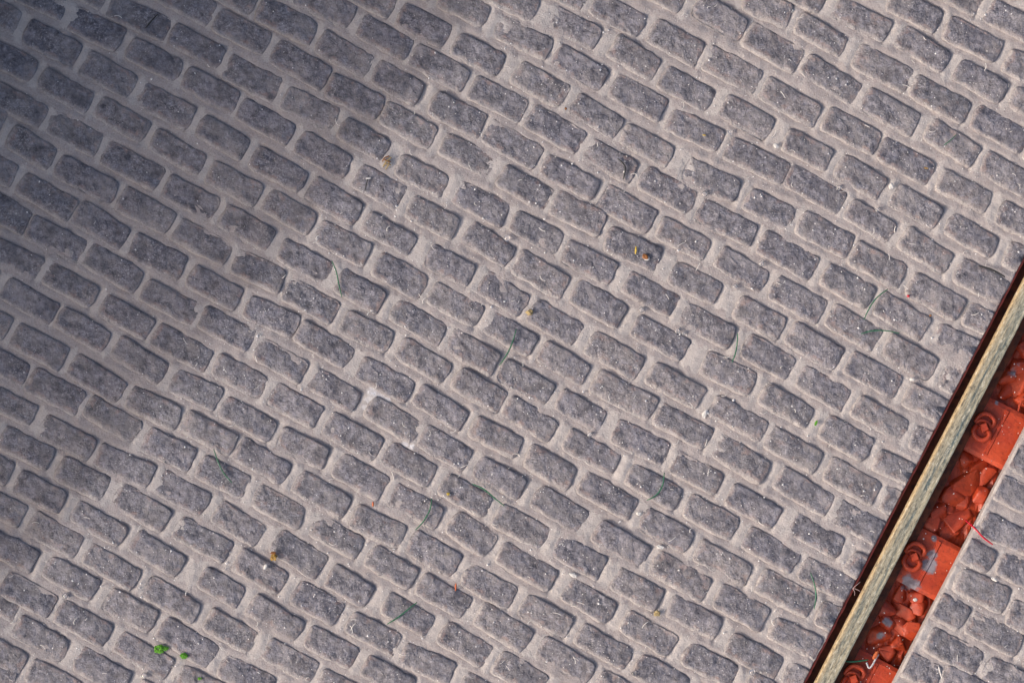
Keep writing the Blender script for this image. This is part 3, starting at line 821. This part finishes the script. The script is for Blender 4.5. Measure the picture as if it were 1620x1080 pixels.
lump('crumb', 1465, 266, 7, 4, 1.4, 1.2, 'gold', 19, 'small golden sliver on brick near the right border', 'crumb', .3, .2)
lump('crumb', 1114, 214, 7, 2.8, 1.4, 1.2, 'yellow', 20, 'tiny yellow sliver on brick in upper paving', 'crumb', .3)
lump('crumb', 895, 172, 4, 2, 2.2, 1.3, 'brown', 21, 'tiny brown speck in stained upright joint', 'crumb', .3)
lump('leaf_bit', 1291, 669, 4, 2, 5, 1.2, 'moss', 22, 'small green leaf bit in joint near rail', 'leaf bit', .4, .4)
lump('chip', 1228, 231, 5, 5, 3.6, 2, 'white', 23, 'white stone chip in joint under upper bricks', 'chip', .4, .5)
lump('chip', 1410, 295, 5, 4, 4.5, 2.2, 'white', 24, 'white stone chip in joint of right-hand upper bricks', 'chip', .5)
lump('chip', 1443, 600, 5, 4.5, 3, 2, 'white', 25, 'white stone chip in joint next to the rail slot', 'chip', .4)
lump('chip', 1115, 654, 3, 3.5, 7, 1.8, 'white', 26, 'white plaster chip filling an upright joint', 'chip', .4, .4)
lump('chip', 907, 909, 4, 6.5, 3, 1.8, 'white', 27, 'white chip at brick corner in lower paving', 'chip', .5, .5)
lump('chip', 1045, 865, 4, 6, 3.4, 2, 'white', 28, 'white chip on joint above blurred brick', 'chip', .5, .3)
lump('chip', 1011, 812, 4, 4, 3, 2, 'white', 29, 'white pebble in joint below hooked fibre', 'chip', .4)
lump('chip', 419, 892 - 32, 7, 0.1, 0.1, .1, 'white', 30, None, None) if False else None
lump('pebble', 1448, 948, -27, 3.8, 3, 2.6, 'white', 31, 'white pebble on the orange ballast', 'pebble', .25)
lump('flake', 583, 282, 8, 4.5, 1.4, 1.2, 'white', 32, 'small bright white flake on brick below straw crumb', 'flake', .15, -.06)
lump('flake', 1487, 1062, 5, 1.1, 10, .8, 'white', 33, 'white streaky flake on right-hand paving brick', 'flake', .6, -.25)
lump('flake', 1573, 916, 5, 6, 2.4, 1.4, 'white', 34, 'small white flake in joint of right-hand paving', 'flake', .4, .45)
# curled white chip with orange side on the bed
c = tube('chip', [(1371,1047,-26),(1375,1056,-25),(1381,1050,-24),(1386,1040,-23),(1390,1034,-23)], 1.6, MAT['lint_dull'])
tag(c, 'curled white paint chip lying on orange bed by green fibre', 'chip')
lump('chip', 1385, 1036, -20.5, 3.4, 8, 1.8, 'orange_bit', 35, 'orange paint scrap on top of the curled white chip', 'chip', .2, .5)
# clear glass beads
BD = [(1015,490,4.6,'joint left of upright fibre'),(1072,523,4.4,'touching a smaller bead at brick end'),(1082,527,3.6,'smaller of two touching beads'),
      (1163,453,4.2,'in wide pale joint corner'),(1205,417,4.6,'with rusty stain above it'),(1115,307,4.8,'between two upper brick ends'),
      (1155,209,3.4,'on joint crossing of upper bricks'),(1327,297,4.2,'on upper rim of dark brick'),(1388,332,3.6,'on joint below white stone chip'),
      (802,377,5.0,'beside notched brick corner'),(933,687,4.2,'at end of brick left of plaster chip'),(103,942,4.6,'on joint of lower left bricks'),
      (228,1068,5.0,'in joint below the moss tufts'),(1190,1063,4.8,'near the lower border by rail'),(1003,1065,4.0,'on joint at lower border')]
for i, (x, y, r, lab) in enumerate(BD):
    lump('glass_bead', x, y, 2.5 + r * .55, r, r, r * .8, 'bead', i, 'clear round glass bead ' + lab, 'bead', .03, 0, 'clear glass beads on the paving', 3, True)

# ------------------------------------------------------------------ uncountable grit with painted sun glints, and lint
gv, gf = [], []
def grain(x, y, z, r):
    b = len(gv); a = random.uniform(0, 6.28)
    for k in range(4):
        th = a + k * math.pi / 2
        rr = r * random.uniform(.6, 1.3)
        gv.append(P(x + rr * math.cos(th), y + rr * math.sin(th), z))
    gv.append(P(x, y, z + r * .9)); gv.append(P(x, y, z - r))
    for k in range(4):
        k2 = (k + 1) % 4
        gf.append((b + k2, b + k, b + 4)); gf.append((b + k, b + k2, b + 5))
# table of brick tops for seating the grains
cell = {}
for q in BR:
    if inframe(q[0], q[1], 60): cell.setdefault((int(q[0] // 100), int(q[1] // 100)), []).append(q)
def on_brick(x, y):
    for i in (-1, 0, 1):
        for j in (-1, 0, 1):
            for cx, cy, L, an in cell.get((int(x // 100) + i, int(y // 100) + j), ()):
                dx, dy = x - cx, y - cy
                if abs(math.cos(an) * dx + math.sin(an) * dy) < L / 2 - 3 and abs(-math.sin(an) * dx + math.cos(an) * dy) < BW / 2 - 3: return True
    return False
n = 0
while n < 5600:
    x, y = random.uniform(-40, 1660), random.uniform(-40, 1120)
    u, v = uv_of(x, y)
    if -4 < u < EDGE_R + 4: continue
    far = (x - 735) * .78 + (y - 40) * .627            # fewer specks in the shaded corner: they stand in for sun glints
    if far < 0 and random.random() < .8: continue
    if mnoise.noise(Vector((x * .011, y * .011, 5))) < random.uniform(-.9, .5): continue
    ob = on_brick(x, y)
    if not ob and random.random() < .25: continue
    r = min(2.1, .5 + random.expovariate(3.4)); grain(x, y, (3.0 if ob else 1.6) + r * .15, r); n += 1
for _ in range(130):
    u = random.uniform(60, 124); v = random.uniform(-100, 820); p = UV(u, v)
    gx, gy = 810 + p[0] / S, 540 - p[1] / S
    grain(gx, gy, -31 + random.uniform(0, 3), random.uniform(.6, 1.5))
o = mesh('grit_glint_specks', gv, gf, MAT['grit'], None, False); o['kind'] = 'stuff'; o['label'] = 'tiny white grit specks and painted sun glints scattered over bricks and joints'
# lint: short curly hairs
lv, lf = [], []
def hair(x, y, z, L, r):
    b0 = len(lv); a = random.uniform(0, 6.28); c = random.uniform(-.35, .35); n = 7
    px, py = x, y
    for i in range(n):
        zz = z + .8 * math.sin(math.pi * i / (n - 1))
        nx, ny = -math.sin(a), math.cos(a)
        lv.append(P(px + nx * r, py + ny * r, zz)); lv.append(P(px - nx * r, py - ny * r, zz)); lv.append(P(px, py, zz + r * 1.5))
        px += math.cos(a) * L / n; py += math.sin(a) * L / n; a += c
        if i:
            b = b0 + 3 * i
            for p, q in ((0, 1), (1, 2), (2, 0)): lf.append((b - 3 + p, b - 3 + q, b + q, b + p))
n = 0
while n < 170:
    x, y = random.uniform(0, 1620), random.uniform(0, 1080); u, v = uv_of(x, y)
    if -6 < u < EDGE_R + 6: continue
    if (x - 735) * .78 + (y - 40) * .627 < 0 and random.random() < .85: continue
    hair(x, y, 7 if on_brick(x, y) else 2.6, random.uniform(5, 17), random.uniform(.35, .7)); n += 1
o = mesh('lint', lv, lf, MAT['lint'], None, True); o['kind'] = 'stuff'; o['label'] = 'short pale lint hairs lying on bricks and joints'

# ------------------------------------------------------------------ added wall, out of view, put in to shade the corner
EW = np.array((.627, -.779)); NW = np.array((.779, .627))      # along the wall / towards the street
LINE0 = np.array((735., 40.))
OFF = -655.0                                                   # survey units behind the shadow line
adv = abs(OFF) * S                                             # metres the shadow must reach
sdir = np.array((SX, -SY)); perp = float(sdir @ NW)
WH = adv / perp * math.tan(math.radians(SUN_EL))
def WP(a, off, z):
    p = LINE0 + EW * a + NW * off
    return ((p[0] - 810) * S, -(p[1] - 540) * S, z)
def wbox(name, a0, a1, o0, o1, z0, z1, mat, parent):
    c = [WP(a, o, z) for z in (z0, z1) for a, o in ((a0, o0), (a1, o0), (a1, o1), (a0, o1))]
    m = mesh(name, c, [(0, 1, 2, 3), (7, 6, 5, 4), (0, 4, 5, 1), (1, 5, 6, 2), (2, 6, 7, 3), (3, 7, 4, 0)], mat, None, False)
    bm = bmesh.new(); bm.from_mesh(m.data); bmesh.ops.recalc_face_normals(bm, faces=bm.faces)
    bm.to_mesh(m.data); bm.free()
    return own(m, parent)
print('wall height', WH, 'perp', perp)
wall = empty('added_shade_wall', WP(-1400, OFF - 60, 0)); tag(wall, 'added unseen white wall put in to shade the bluish corner of the paving', 'wall')
a0, a1 = -3900, 1200
wbox('shade_wall_core', a0, a1, OFF - 130, OFF - 6, -.1, WH - .14, MAT['stone'], wall)
wbox('shade_wall_coping', a0 - 12, a1 + 12, OFF - 140, OFF, WH - .14, WH, MAT['stone'], wall)
nc = 10
for c in range(nc):
    z0 = (WH - .16) * c / nc; z1 = (WH - .16) * (c + 1) / nc - .012
    x = a0 + (0 if c % 2 else -170); 
    while x < a1:
        L = random.uniform(300, 380)
        wbox('shade_wall_block', max(x, a0), min(x + L - 5, a1), OFF - 20, OFF - 6 + random.uniform(3, 5.5), z0 + .004, z1, MAT['stone'], wall)
        x += L
